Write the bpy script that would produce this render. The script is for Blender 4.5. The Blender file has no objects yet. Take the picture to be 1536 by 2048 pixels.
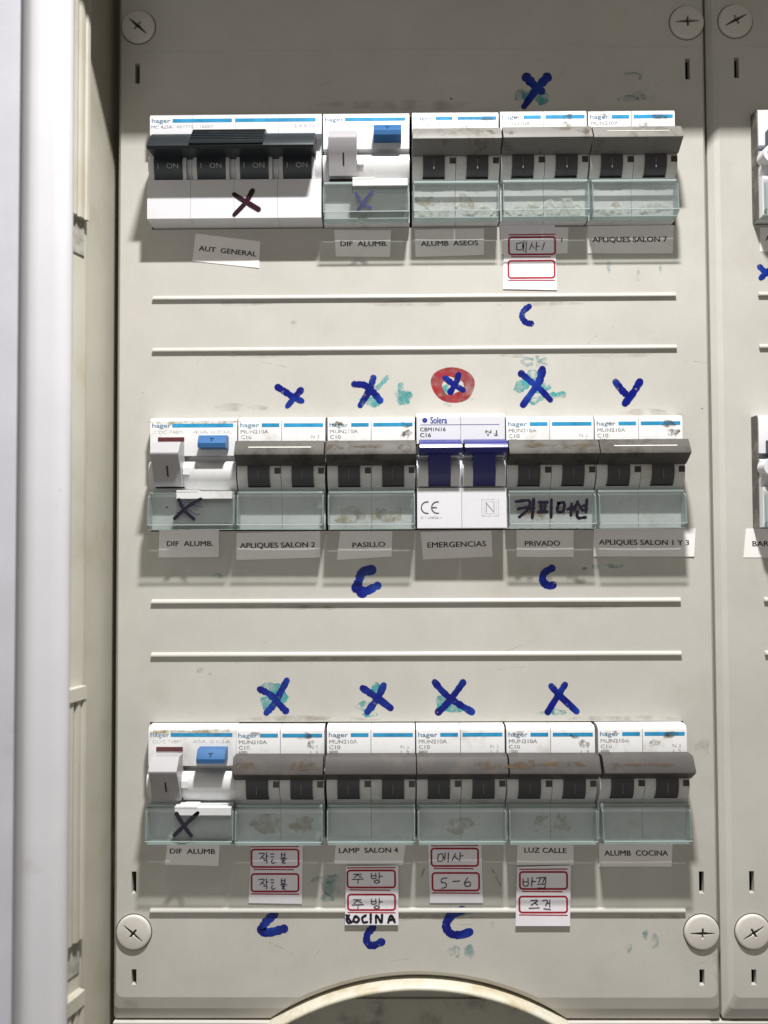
import bpy, bmesh, math, random
from mathutils import Vector, Matrix
from mathutils.geometry import delaunay_2d_cdt
random.seed(7)
S = 0.001                                   # all builders work in millimetres: x right, y up, z out of the panel
sc = bpy.context.scene
C = sc.collection

# ------------------------------------------------------------------ camera
CAM = Vector((0.0, 0.0, 327.49)); FPX = 1600.0
A_, B_, G_ = 0.03023007, 0.00884364, -0.00433711
ROT = Matrix.Rotation(B_, 3, 'Y') @ Matrix.Rotation(A_, 3, 'X') @ Matrix.Rotation(G_, 3, 'Z')
TOB = Matrix(((1, 0, 0), (0, 0, -1), (0, 1, 0)))     # (x, y up, z out) -> blender (x, -z, y)
cd = bpy.data.cameras.new('camera'); cam = bpy.data.objects.new('camera', cd); C.objects.link(cam)
cam.matrix_world = Matrix.Translation(TOB @ (CAM * S)) @ (TOB @ ROT).to_4x4()
cd.sensor_width = 36; cd.lens = 36 * FPX / 2048; cd.sensor_fit = 'AUTO'
cd.clip_start = 0.01; cd.clip_end = 20
cd.dof.use_dof = True; cd.dof.focus_distance = 0.322; cd.dof.aperture_fstop = 3.6
sc.camera = cam
sc.render.resolution_x = 768; sc.render.resolution_y = 1024

# ------------------------------------------------------------------ light
w = bpy.data.worlds.new('World'); sc.world = w; w.use_nodes = True
bg = w.node_tree.nodes['Background']; bg.inputs[0].default_value = (1.0, 0.91, 0.75, 1); bg.inputs[1].default_value = 0.205
ld = bpy.data.lights.new('ceiling_lamp', 'AREA'); ld.shape = 'RECTANGLE'; ld.size = 0.042; ld.size_y = 0.034
ld.energy = 17.0; ld.color = (1.0, 0.985, 0.96)
lo = bpy.data.objects.new('ceiling_lamp', ld); C.objects.link(lo)
LP = Vector((40, 475, 230)); lo.location = TOB @ (LP * S)
lo.rotation_euler = (TOB @ Vector((0, -0.751, 0.66))).to_track_quat('-Z', 'Y').to_euler()
fd = bpy.data.lights.new('fill_light', 'AREA'); fd.size = 0.9; fd.energy = 2.2; fd.color = (0.93, 0.96, 1.0)  # added soft fill from front below, not a known lamp of the room
fo = bpy.data.objects.new('fill_light', fd); C.objects.link(fo)
FP = Vector((-250, -350, 1300)); fo.location = TOB @ (FP * S)
fo.rotation_euler = (TOB @ (Vector((0, -60, 0)) - FP)).to_track_quat('-Z', 'Y').to_euler()
vs = sc.view_settings; vs.view_transform = 'Standard'; vs.look = 'None'; vs.exposure = 0; vs.gamma = 1
sc.render.engine = 'CYCLES'; sc.cycles.max_bounces = 8; sc.cycles.transparent_max_bounces = 24

# ------------------------------------------------------------------ materials
def nodes(name):
    m = bpy.data.materials.new(name); m.use_nodes = True
    nt = m.node_tree; return m, nt, nt.nodes, nt.links, nt.nodes['Principled BSDF']
def noise(nt, vec, scale, detail=4, rough=0.55, lo=0.4, hi=0.6):
    n = nt.nodes.new('ShaderNodeTexNoise'); n.inputs['Scale'].default_value = scale
    n.inputs['Detail'].default_value = detail; n.inputs['Roughness'].default_value = rough
    nt.links.new(vec, n.inputs['Vector'])
    r = nt.nodes.new('ShaderNodeMapRange'); r.inputs[1].default_value = lo; r.inputs[2].default_value = hi
    nt.links.new(n.outputs['Fac'], r.inputs[0]); return r.outputs[0]
def vec_rand(nt):
    tc = nt.nodes.new('ShaderNodeTexCoord'); oi = nt.nodes.new('ShaderNodeObjectInfo')
    mu = nt.nodes.new('ShaderNodeMath'); mu.operation = 'MULTIPLY'; mu.inputs[1].default_value = 3.7
    nt.links.new(oi.outputs['Random'], mu.inputs[0])
    ad = nt.nodes.new('ShaderNodeVectorMath'); ad.operation = 'ADD'
    nt.links.new(tc.outputs['Object'], ad.inputs[0]); nt.links.new(mu.outputs[0], ad.inputs[1])
    return ad.outputs[0]
def mixc(nt, fac, a, b):
    x = nt.nodes.new('ShaderNodeMix'); x.data_type = 'RGBA'
    for i, v in ((0, fac), (6, a), (7, b)):
        if isinstance(v, (int, float)): x.inputs[i].default_value = v
        elif isinstance(v, tuple): x.inputs[i].default_value = (*v, 1)
        else: nt.links.new(v, x.inputs[i])
    return x.outputs[2]
def scale(nt, v, k):
    m = nt.nodes.new('ShaderNodeMath'); m.operation = 'MULTIPLY'; m.inputs[1].default_value = k
    m.use_clamp = True; nt.links.new(v, m.inputs[0]); return m.outputs[0]
def bump(nt, p, vec, sc_, strength, dist=0.0002):
    n = nt.nodes.new('ShaderNodeTexNoise'); n.inputs['Scale'].default_value = sc_; n.inputs['Detail'].default_value = 3
    nt.links.new(vec, n.inputs['Vector'])
    b = nt.nodes.new('ShaderNodeBump'); b.inputs['Strength'].default_value = strength; b.inputs['Distance'].default_value = dist
    nt.links.new(n.outputs['Fac'], b.inputs['Height']); nt.links.new(b.outputs[0], p.inputs['Normal'])
def plastic(name, col, rough=0.45, dirt=None, dirt_amt=0.0, dscale=90, lo=0.5, hi=0.7, mott=0.06, bmp=0.15, spec=0.5, grain=0.22):
    m, nt, N, L, p = nodes(name); v = vec_rand(nt)
    c2 = tuple(x * (1 - mott * 2) for x in col)
    c = mixc(nt, noise(nt, v, 35, 5, 0.6, 0.3, 0.7), col, c2)
    c = mixc(nt, scale(nt, noise(nt, v, 1900, 2, 0.6, 0.3, 0.7), grain), c, tuple(x * 0.72 for x in col))
    if dirt:
        d = scale(nt, noise(nt, v, dscale, 6, 0.7, lo, hi), dirt_amt); c = mixc(nt, d, c, dirt)
    L.new(c, p.inputs['Base Color']); p.inputs['Roughness'].default_value = rough
    p.inputs['Specular IOR Level'].default_value = spec
    bump(nt, p, v, 1500, bmp * 0.5, 0.00006)
    return m
def ink(name, col, alpha=1.0, patch=None, rough=0.5, lo=0.4, hi=0.6):
    m, nt, N, L, p = nodes(name); v = vec_rand(nt)
    c = mixc(nt, noise(nt, v, 220, 4, 0.6, 0.35, 0.65), col, tuple(x * 0.7 for x in col))
    L.new(c, p.inputs['Base Color']); p.inputs['Roughness'].default_value = rough
    if patch:
        a = scale(nt, noise(nt, v, patch, 5, 0.65, lo, hi), alpha); L.new(a, p.inputs['Alpha'])
    else: p.inputs['Alpha'].default_value = alpha
    p.inputs['Specular IOR Level'].default_value = 0.25
    return m
M = {}
M['cover'] = plastic('cover_plastic', (0.53, 0.512, 0.472), 0.42, (0.34, 0.29, 0.22), 0.30, 28, 0.56, 0.80, 0.06, 0.12, 0.35, 0.34)
M['cover_old'] = plastic('yellowed_plastic', (0.60, 0.57, 0.475), 0.5, (0.36, 0.27, 0.12), 0.7, 60, 0.48, 0.68, 0.06)
M['frame'] = plastic('frame_plastic', (0.46, 0.44, 0.375), 0.5, (0.33, 0.28, 0.16), 0.5, 35, 0.52, 0.75, 0.06)
M['door'] = plastic('door_paint', (0.54, 0.535, 0.565), 0.36, (0.33, 0.28, 0.30), 0.5, 22, 0.64, 0.80, 0.03, 0.05)
M['door_leaf'] = plastic('door_leaf_paint', (0.53, 0.525, 0.58), 0.45, (0.25, 0.19, 0.27), 0.5, 24, 0.58, 0.80, 0.06, 0.05)
M['white'] = plastic('white_breaker_plastic', (0.66, 0.66, 0.665), 0.33, (0.30, 0.25, 0.18), 0.55, 75, 0.54, 0.74, 0.03)
M['white_clean'] = plastic('clean_white_plastic', (0.66, 0.66, 0.69), 0.28, (0.5, 0.46, 0.4), 0.3, 60, 0.6, 0.8, 0.02)
M['lever'] = plastic('lever_grey_plastic', (0.37, 0.36, 0.375), 0.4, (0.25, 0.2, 0.15), 0.5, 90, 0.55, 0.72, 0.04)
M['grime_bar'] = plastic('smoked_grey_bar', (0.088, 0.083, 0.076), 0.55, (0.04, 0.032, 0.024), 0.85, 110, 0.47, 0.62, 0.08, 0.2, 0.2)
M['bar_light'] = plastic('grey_bar_plastic', (0.19, 0.183, 0.17), 0.5, (0.08, 0.06, 0.04), 0.8, 110, 0.52, 0.68, 0.09, 0.2, 0.25)
M['dark_bar'] = plastic('dark_smoked_bar', (0.080, 0.075, 0.073), 0.5, (0.13, 0.105, 0.08), 0.45, 110, 0.5, 0.68, 0.1, 0.2, 0.12)
M['charcoal'] = plastic('charcoal_toggle', (0.055, 0.055, 0.062), 0.5, (0.07, 0.065, 0.06), 0.5, 140, 0.5, 0.7, 0.1)
M['black'] = plastic('black_lever', (0.016, 0.021, 0.026), 0.36, (0.08, 0.085, 0.085), 0.35, 120, 0.55, 0.75, 0.1)
M['navy'] = plastic('navy_lever', (0.012, 0.015, 0.16), 0.28, None, 0, mott=0.05)
M['blue_button'] = plastic('blue_button', (0.015, 0.10, 0.27), 0.4, (0.02, 0.06, 0.12), 0.4, 140, 0.55, 0.7)
M['brown_window'] = plastic('brown_indicator', (0.05, 0.030, 0.028), 0.4, (0.12, 0.1, 0.08), 0.5, 160)
M['maroon'] = plastic('maroon_indicator', (0.10, 0.018, 0.02), 0.4, (0.05, 0.02, 0.01), 0.6, 160)
M['dark'] = plastic('dark_interior', (0.035, 0.033, 0.030), 0.7, (0.06, 0.055, 0.045), 0.5, 60)
M['black_gap'] = plastic('unlit_interior', (0.012, 0.010, 0.010), 0.8)
M['dim_side'] = plastic('grimy_shaded_side', (0.09, 0.08, 0.07), 0.6, (0.3, 0.28, 0.25), 0.7, 120, 0.5, 0.7)
M['dim'] = plastic('dim_interior_and_shade', (0.40, 0.39, 0.34), 0.7, (0.05, 0.05, 0.045), 0.7, 60)
M['screw'] = plastic('screw_plastic', (0.60, 0.57, 0.53), 0.4, (0.3, 0.24, 0.2), 0.4, 110, 0.6, 0.75, 0.04)
M['screw_slot'] = plastic('screw_recess', (0.045, 0.03, 0.025), 0.6)
M['paper'] = plastic('label_paper', (0.86, 0.82, 0.81), 0.35, (0.5, 0.45, 0.4), 0.15, 60, 0.5, 0.8, 0.02, 0.1)
M['paper_white'] = plastic('sticker_paper', (0.84, 0.80, 0.86), 0.5, (0.5, 0.45, 0.5), 0.2, 60, 0.5, 0.8, 0.03, 0.1)
M['paint_white'] = plastic('residue', (0.7, 0.72, 0.68), 0.6)
M['marker'] = ink('blue_marker', (0.001, 0.006, 0.17), 1, 330, 0.4, 0.22, 0.44)
def streaky(m):
    nt = m.node_tree; p = nt.nodes['Principled BSDF']; v = vec_rand(nt)
    old = p.inputs['Base Color'].links[0].from_socket
    nt.links.new(mixc(nt, scale(nt, noise(nt, v, 95, 3, 0.5, 0.46, 0.68), 0.75), old, (0.012, 0.055, 0.33)), p.inputs['Base Color'])
streaky(M['marker'])
M['marker_thin'] = ink('blue_marker_worn', (0.012, 0.03, 0.25), 1.0, 330, 0.4, 0.27, 0.47)
M['marker_black'] = ink('black_marker', (0.012, 0.008, 0.018), 1, None, 0.35)
M['marker_brown'] = ink('brown_black_marker', (0.03, 0.008, 0.016), 1, None, 0.3)
M['marker_pale'] = ink('faded_blue_marker', (0.03, 0.035, 0.13), 0.95, 420, 0.4, 0.22, 0.42)
M['teal'] = ink('teal_smear', (0.05, 0.40, 0.41), 0.85, 260, 0.5, 0.36, 0.62)
M['teal_faint'] = ink('teal_faint_smear', (0.06, 0.30, 0.33), 0.5, 260, 0.5, 0.38, 0.68)
M['grime'] = ink('brown_grime', (0.10, 0.065, 0.03), 0.75, 240, 0.7, 0.42, 0.66)
M['grime_faint'] = ink('faint_grime', (0.20, 0.15, 0.09), 0.25, 160, 0.7, 0.40, 0.72)
M['scratch'] = ink('fine_scratch', (0.30, 0.27, 0.22), 0.35, 300, 0.5, 0.4, 0.6)
M['powder'] = ink('powdery_residue', (0.78, 0.80, 0.70), 0.95, 280, 0.8, 0.40, 0.62)
M['yellowing'] = ink('yellow_residue', (0.40, 0.30, 0.08), 0.8, 230, 0.7, 0.40, 0.70)
M['red'] = ink('red_marker', (0.34, 0.018, 0.03), 0.9, 130, 0.4, 0.16, 0.62)
M['red_print'] = ink('red_print', (0.42, 0.012, 0.03), 0.95)
M['pen'] = ink('violet_pen', (0.05, 0.02, 0.13), 0.9)
M['pen_black'] = ink('black_pen', (0.03, 0.012, 0.02), 0.9)
M['type_black'] = ink('typed_text', (0.02, 0.02, 0.03), 1.0, 700, 0.5, 0.2, 0.42)
M['print_blue'] = ink('printed_blue', (0.03, 0.30, 0.56), 1.0, 500, 0.4, 0.18, 0.34)
M['print_logo'] = ink('printed_logo_blue', (0.16, 0.29, 0.42), 0.9, 450, 0.4, 0.28, 0.48)
M['print_grey'] = ink('printed_grey', (0.33, 0.33, 0.34), 0.8, 500, 0.4, 0.32, 0.52)
M['print_faint'] = ink('printed_faint', (0.45, 0.44, 0.43), 0.6, 500, 0.4, 0.32, 0.56)
M['print_navy'] = ink('printed_navy', (0.03, 0.05, 0.30), 1)
M['print_dark'] = ink('printed_dark', (0.05, 0.05, 0.05), 0.95)
M['lettering_grey'] = ink('lettering_grey', (0.5, 0.52, 0.54), 0.9)
M['toggle_white'] = ink('toggle_mark_grey', (0.22, 0.225, 0.24), 0.8)
def clear(name, tint, dcol, fac, rough=0.12):
    m, nt, N, L, p = nodes(name); v = vec_rand(nt)
    t = N.new('ShaderNodeBsdfTransparent'); t.inputs[0].default_value = (*tint, 1)
    p.inputs['Roughness'].default_value = rough; p.inputs['Specular IOR Level'].default_value = 0.7
    p.inputs['Base Color'].default_value = (*dcol, 1)
    mx = N.new('ShaderNodeMixShader')
    f = N.new('ShaderNodeMath'); f.operation = 'MULTIPLY_ADD'; L.new(noise(nt, v, 60, 5, 0.6, 0.3, 0.7), f.inputs[0])
    f.inputs[1].default_value = 0.10; f.inputs[2].default_value = fac
    L.new(f.outputs[0], mx.inputs[0]); L.new(t.outputs[0], mx.inputs[1]); L.new(p.outputs[0], mx.inputs[2])
    L.new(mx.outputs[0], N['Material Output'].inputs[0]); return m
M['window'] = clear('clear_window', (0.912, 0.925, 0.921), (0.25, 0.27, 0.267), 0.09, 0.06)
M['window_edge'] = clear('clear_window_edge', (0.82, 0.89, 0.88), (0.50, 0.585, 0.575), 0.58, 0.1)

# ------------------------------------------------------------------ helpers
def un(px, py, z=0.0):                       # photograph pixel -> (x, y) on the plane at height z above the panel face
    d = ROT @ Vector(((px - 768) / FPX, -(py - 1024) / FPX, -1)); t = (z - CAM.z) / d.z
    q = CAM + d * t; return (q.x, q.y)
def link_mesh(name, me, mat, parent=None, loc=(0, 0, 0), rz=0.0):
    o = bpy.data.objects.new(name, me); C.objects.link(o)
    if parent: o.parent = parent
    o.location = TOB @ (Vector(loc) * S)
    if mat is not None and len(me.materials) == 0: me.materials.append(M[mat] if isinstance(mat, str) else mat)
    return o
def finish(bm, name, sharp=35):
    for v in bm.verts: v.co = TOB @ (v.co * S)
    bmesh.ops.recalc_face_normals(bm, faces=bm.faces)
    me = bpy.data.meshes.new(name); bm.to_mesh(me); bm.free()
    me.polygons.foreach_set('use_smooth', [True] * len(me.polygons)); me.set_sharp_from_angle(angle=math.radians(sharp))
    return me
def bevel_all(bm, wdt, seg=2, ang=25):
    if wdt <= 0: return
    es = [e for e in bm.edges if len(e.link_faces) == 2 and e.calc_face_angle(0) > math.radians(ang)]
    bmesh.ops.bevel(bm, geom=es, offset=wdt, segments=seg, profile=0.6, affect='EDGES', clamp_overlap=True)
def prism(bm, prof, x0, x1, bev=0.0, seg=2):          # profile of (y, z), swept along x
    b = bmesh.new()
    a = [b.verts.new((x0, y, z)) for y, z in prof]; c = [b.verts.new((x1, y, z)) for y, z in prof]
    n = len(prof); b.faces.new(a); b.faces.new(c[::-1])
    for i in range(n): b.faces.new((a[i], a[(i + 1) % n], c[(i + 1) % n], c[i]))
    bevel_all(b, bev, seg); merge(bm, b)
def prism_y(bm, prof, y0, y1, bev=0.0):               # profile of (x, z), swept along y
    b = bmesh.new()
    a = [b.verts.new((x, y0, z)) for x, z in prof]; c = [b.verts.new((x, y1, z)) for x, z in prof]
    n = len(prof); b.faces.new(a); b.faces.new(c[::-1])
    for i in range(n): b.faces.new((a[i], a[(i + 1) % n], c[(i + 1) % n], c[i]))
    bevel_all(b, bev); merge(bm, b)
def box(bm, x0, x1, y0, y1, z0, z1, bev=0.0):
    prism(bm, [(y0, z0), (y0, z1), (y1, z1), (y1, z0)], x0, x1, bev)
def merge(bm, b):
    me = bpy.data.meshes.new('tmp'); b.to_mesh(me); b.free(); bm.from_mesh(me); bpy.data.meshes.remove(me)
def smooth_path(pts, k=6):
    if len(pts) < 3: return [Vector(p) for p in pts]
    P = [Vector(p) for p in pts]; P = [P[0] * 2 - P[1]] + P + [P[-1] * 2 - P[-2]]; out = []
    for i in range(1, len(P) - 2):
        for j in range(k):
            t = j / k; a, b, c, d = P[i - 1:i + 3]
            out.append(0.5 * ((2 * b) + (c - a) * t + (2 * a - 5 * b + 4 * c - d) * t * t + (3 * b - a - 3 * c + d) * t ** 3))
    out.append(P[-2]); return out
def ribbon(bm, pts, wd, z, jitter=0.0, smooth=True, closed=False, taper=None):
    P = smooth_path(pts) if smooth else [Vector(p) for p in pts]
    if jitter and len(P) == 2: P = [P[0].lerp(P[1], t / 9) for t in range(10)]
    n = len(P); L = []; R = []
    for i in range(n):
        if closed: t = (P[(i + 1) % n] - P[i - 1])
        else: t = P[min(i + 1, n - 1)] - P[max(i - 1, 0)]
        if t.length < 1e-6: t = Vector((1, 0))
        t.normalize(); nn = Vector((-t.y, t.x))
        h = wd / 2 * (1 + random.uniform(-jitter, jitter))
        if taper: h *= taper[0] + (taper[1] - taper[0]) * i / (n - 1)
        L.append(P[i] + nn * h); R.append(P[i] - nn * h)
    vl = [bm.verts.new((p.x, p.y, z)) for p in L]; vr = [bm.verts.new((p.x, p.y, z)) for p in R]
    for i in range(n if closed else n - 1): 
        j = (i + 1) % n; bm.faces.new((vl[i], vr[i], vr[j], vl[j]))
    if not closed:
        for (a, b, c, sgn) in ((vl[0], vr[0], P[0], -1), (vl[-1], vr[-1], P[-1], 1)):
            ra = Vector((a.co.x, a.co.y)) - c; arc = []
            for k in range(1, 6):
                th = -sgn * math.pi * k / 6; q = c + Vector((ra.x * math.cos(th) - ra.y * math.sin(th), ra.x * math.sin(th) + ra.y * math.cos(th)))
                arc.append(bm.verts.new((q.x, q.y, z)))
            bm.faces.new([a] + arc + [b])
def blob(bm, cx, cy, rx, ry, z, rough=0.22, n=26):
    ph = [random.uniform(0, 6.28) for _ in range(4)]; vs_ = []
    for i in range(n):
        a = 2 * math.pi * i / n
        r = 1 + rough * (math.sin(2 * a + ph[0]) * .5 + math.sin(3 * a + ph[1]) * .5 + math.sin(5 * a + ph[2]) * .35 + math.sin(9 * a + ph[3]) * .25)
        vs_.append(bm.verts.new((cx + rx * r * math.cos(a), cy + ry * r * math.sin(a), z)))
    bm.faces.new(vs_)
def holes_face(outer, holes, z, extra=()):             # triangulated polygon with holes, as a fresh bmesh
    vs2, es = [], []
    for loop in [outer] + list(holes):
        b = len(vs2); vs2 += [Vector(p) for p in loop]; es += [(b + i, b + (i + 1) % len(loop)) for i in range(len(loop))]
    vs2 += [Vector(p) for p in extra]
    r = delaunay_2d_cdt(vs2, es, [], 0, 1e-5)
    bm = bmesh.new(); V = [bm.verts.new((v.x, v.y, z)) for v in r[0]]
    def inside(p, L):
        c = False; n = len(L)
        for i in range(n):
            a, b = L[i], L[i - 1]
            if (a[1] > p.y) != (b[1] > p.y) and p.x < (b[0] - a[0]) * (p.y - a[1]) / (b[1] - a[1]) + a[0]: c = not c
        return c
    for f in r[2]:
        cen = sum((r[0][i] for i in f), Vector((0, 0))) / len(f)
        if not inside(cen, outer) or any(inside(cen, h) for h in holes): continue
        try: bm.faces.new([V[i] for i in f])
        except ValueError: pass
    bmesh.ops.delete(bm, geom=[v for v in bm.verts if not v.link_faces], context='VERTS')
    return bm
def loop_wall(bm, loop, z0, z1):
    a = [bm.verts.new((x, y, z0)) for x, y in loop]; b = [bm.verts.new((x, y, z1)) for x, y in loop]; n = len(loop)
    for i in range(n): bm.faces.new((a[i], a[(i + 1) % n], b[(i + 1) % n], b[i]))
def rect(x0, x1, y0, y1, r=0.0, k=4):
    if r <= 0: return [(x0, y0), (x1, y0), (x1, y1), (x0, y1)]
    out = []
    for cx, cy, a0 in ((x1 - r, y0 + r, -90), (x1 - r, y1 - r, 0), (x0 + r, y1 - r, 90), (x0 + r, y0 + r, 180)):
        for i in range(k + 1):
            a = math.radians(a0 + 90 * i / k); out.append((cx + r * math.cos(a), cy + r * math.sin(a)))
    return out
def circle(cx, cy, r, n=40, a0=0.0): return [(cx + r * math.cos(a0 + 2 * math.pi * i / n), cy + r * math.sin(a0 + 2 * math.pi * i / n)) for i in range(n)]
_font = {}
def text_bm(bm, s, x, y, h, z, wid=None, bold=0.0, ang=0.0, anchor='l'):
    if bold > 0:
        d = min(0.14, bold * 12 + .05)
        text_bm(bm, s, x - d / 2, y, h, z, wid, 0.0, ang, anchor); text_bm(bm, s, x + d / 2, y - d * .3, h, z + .008, wid, 0.0, ang, anchor); return
    key = (s, bold)
    if key not in _font:
        cu = bpy.data.curves.new('t', 'FONT'); cu.body = s; cu.size = 1; cu.offset = bold; cu.fill_mode = 'FRONT'; cu.resolution_u = 3
        ob = bpy.data.objects.new('t', cu); C.objects.link(ob); bpy.context.view_layer.update()
        dg = bpy.context.evaluated_depsgraph_get(); me = bpy.data.meshes.new_from_object(ob.evaluated_get(dg))
        xs = [v.co.x for v in me.vertices] or [0]; ys = [v.co.y for v in me.vertices] or [0]
        _font[key] = ([(v.co.x - min(xs), v.co.y) for v in me.vertices], [tuple(p.vertices) for p in me.polygons], max(xs) - min(xs))
        bpy.data.objects.remove(ob); bpy.data.curves.remove(cu); bpy.data.meshes.remove(me)
    vs_, fs, wd = _font[key]; sy = h / 0.70; sx = (wid / wd) if wid else sy
    ca, sa = math.cos(ang), math.sin(ang); off = -wd * sx / 2 if anchor == 'c' else 0
    V = []
    for vx, vy in vs_:
        px, py = vx * sx + off, vy * sy - h / 2; V.append(bm.verts.new((x + px * ca - py * sa, y + px * sa + py * ca, z)))
    for f in fs:
        try: bm.faces.new([V[i] for i in f])
        except ValueError: pass
def flat(name, bm, mat, parent, loc=(0, 0, 0)):
    for v in bm.verts: v.co = TOB @ (v.co * S)
    for f in bm.faces:
        f.normal_update()
        if f.normal.y > 0: f.normal_flip()
    me = bpy.data.meshes.new(name); bm.to_mesh(me); bm.free()
    return link_mesh(name, me, mat, parent, loc)
def solid(name, fn, mat, parent=None, loc=(0, 0, 0), sharp=35):
    bm = bmesh.new(); fn(bm); return link_mesh(name, finish(bm, name, sharp), mat, parent, loc)
def empty(name, label, cat, loc, group=None):
    o = bpy.data.objects.new(name, None); C.objects.link(o); o.location = TOB @ (Vector(loc) * S); o.empty_display_size = 0.01
    o['label'] = label; o['category'] = cat
    if group: o['group'] = group
    return o
def copy_tree(o, parent=None):
    c = o.copy(); C.objects.link(c); c.parent = parent
    for ch in list(o.children): copy_tree(ch, c)
    return c

ROW = (150.75, 25.5, -98.6)
PITCH = 249.2
# ------------------------------------------------------------------ the cabinet and its door
cab = empty('electrical_cabinet', 'beige plastic distribution cabinet holding the breaker panels, with grooved rim on the left', 'cabinet', (0, -260, -45))
cl = (0, 260, 45)
solid('back_plate', lambda b: box(b, -119, 420, -260, 330, -46, -44), 'black_gap', cab, cl)
solid('side_wall', lambda b: prism_y(b, [(-116.8, -44), (-116.8, -4), (-118.4, 19), (-121.5, 19), (-121.5, -44)], -260, 330, 0.3), 'frame', cab, cl)
solid('rim', lambda b: prism_y(b, [(-118.2, 19.2), (-117.6, 21), (-118.0, 22.4), (-121.0, 31), (-126, 36), (-128, 30), (-122, 19.2)], -260, 330, 0.5), 'frame', cab, cl)
def strip(y0, y1):
    def f(b):
        prism_y(b, [(-118.2, 22.6), (-115.6, 24.0), (-116.0, 25.3), (-116.9, 25.6), (-116.7, 27.2), (-117.3, 28.4), (-118.3, 28.6), (-117.9, 30.6), (-119.6, 34), (-122.5, 32)], y0, y1, 0.35)
    return f
s1 = un(160, 438, 26)[1]; s2 = un(158, 1400, 26)[1]; s3 = un(156, 1880, 26)[1]; s4 = un(156, 2015, 26)[1]
solid('grooved_strip', strip(s1, 330), 'frame', cab, cl)
solid('grooved_strip', strip(s3, s2), 'frame', cab, cl)
solid('grooved_strip', strip(-260, s4), 'frame', cab, cl)
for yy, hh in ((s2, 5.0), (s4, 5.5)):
    solid('strip_shade', lambda b: prism_y(b, [(-118.0, 22.8), (-117.75, 23.4), (-120.0, 29.6), (-120.4, 29.4)], yy - 12 if yy == s2 else s3 - 13, yy if yy == s2 else s3) if yy != s2 else prism_y(b, [(-118.0, 22.8), (-117.75, 23.4), (-120.0, 29.6), (-120.4, 29.4)], s1 - 13.5, s1, .1), 'dim', cab, cl)  # thin darker plates that paint the shade below the grooved strips
    solid('end_clip', lambda b: prism_y(b, [(-118, 22.8), (-115.2, 24.2), (-116.2, 28), (-118.2, 33.8), (-121, 30)], yy + 0.3, yy + hh, 0.9), 'frame', cab, cl)
solid('top_wall', lambda b: box(b, -122, 420, 267, 275, 0.5, 75), 'frame', cab, cl)
solid('top_panel', lambda b: box(b, -122, 420, 275, 330, 68, 75), 'frame', cab, cl)
bx0, bx1 = un(556, 2045, -1)[0], un(1122, 2045, -1)[0]
def rails(b):
    box(b, -113.4, bx0, -232, -196.2, -12, -1.2, 0.4); box(b, bx1, 128, -232, -196.2, -12, -1.2, 0.4)
solid('bottom_rail', rails, 'screw', cab, cl)
solid('bottom_rail', lambda b: box(b, 128.3, 420, -232, -196.6, -12, -2.2, 0.4), 'screw', cab, cl)
solid('recess_floor', lambda b: (box(b, -60, 80, -232, -170, -17, -15), box(b, -60, 80, -194.6, -193.9, -15, -13.8)), 'dim', cab, cl)

door = empty('cabinet_door', 'open white painted cabinet door with rounded edge, out of focus at far left', 'door', (-114, -260, 45))
dl = (114, 260, -45)
def door_edge(b):
    pr = [(-116.5, 40), (-114.4, 42.5), (-113.9, 45.0), (-114.9, 47.3), (-117, 48.6), (-119.2, 49.3), (-121.2, 49.6), (-123.2, 50.3), (-126, 50.6), (-128.2, 49.9), (-129.6, 48.4), (-131.0, 47.8), (-131.6, 46.0), (-131.6, 40)]
    prism_y(b, pr, -260, 330)
solid('door_edge', door_edge, 'door', door, dl, 50)
solid('door_leaf', lambda b: box(b, -230, -131.7, -260, 330, 41, 46.2), 'door_leaf', door, dl)
bm = bmesh.new()
for (x, y, r1, r2) in ((52, 1235, .8, 1.6), (22, 1460, 3.0, 1.6), (58, 405, .5, .5), (120, 980, .5, .8)):
    q = un(x, y, 50.7); blob(bm, q[0], q[1], r1, r2, 50.75 if x > 60 else 49.0)
flat('scuff', bm, 'grime_faint', door, dl)

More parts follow.
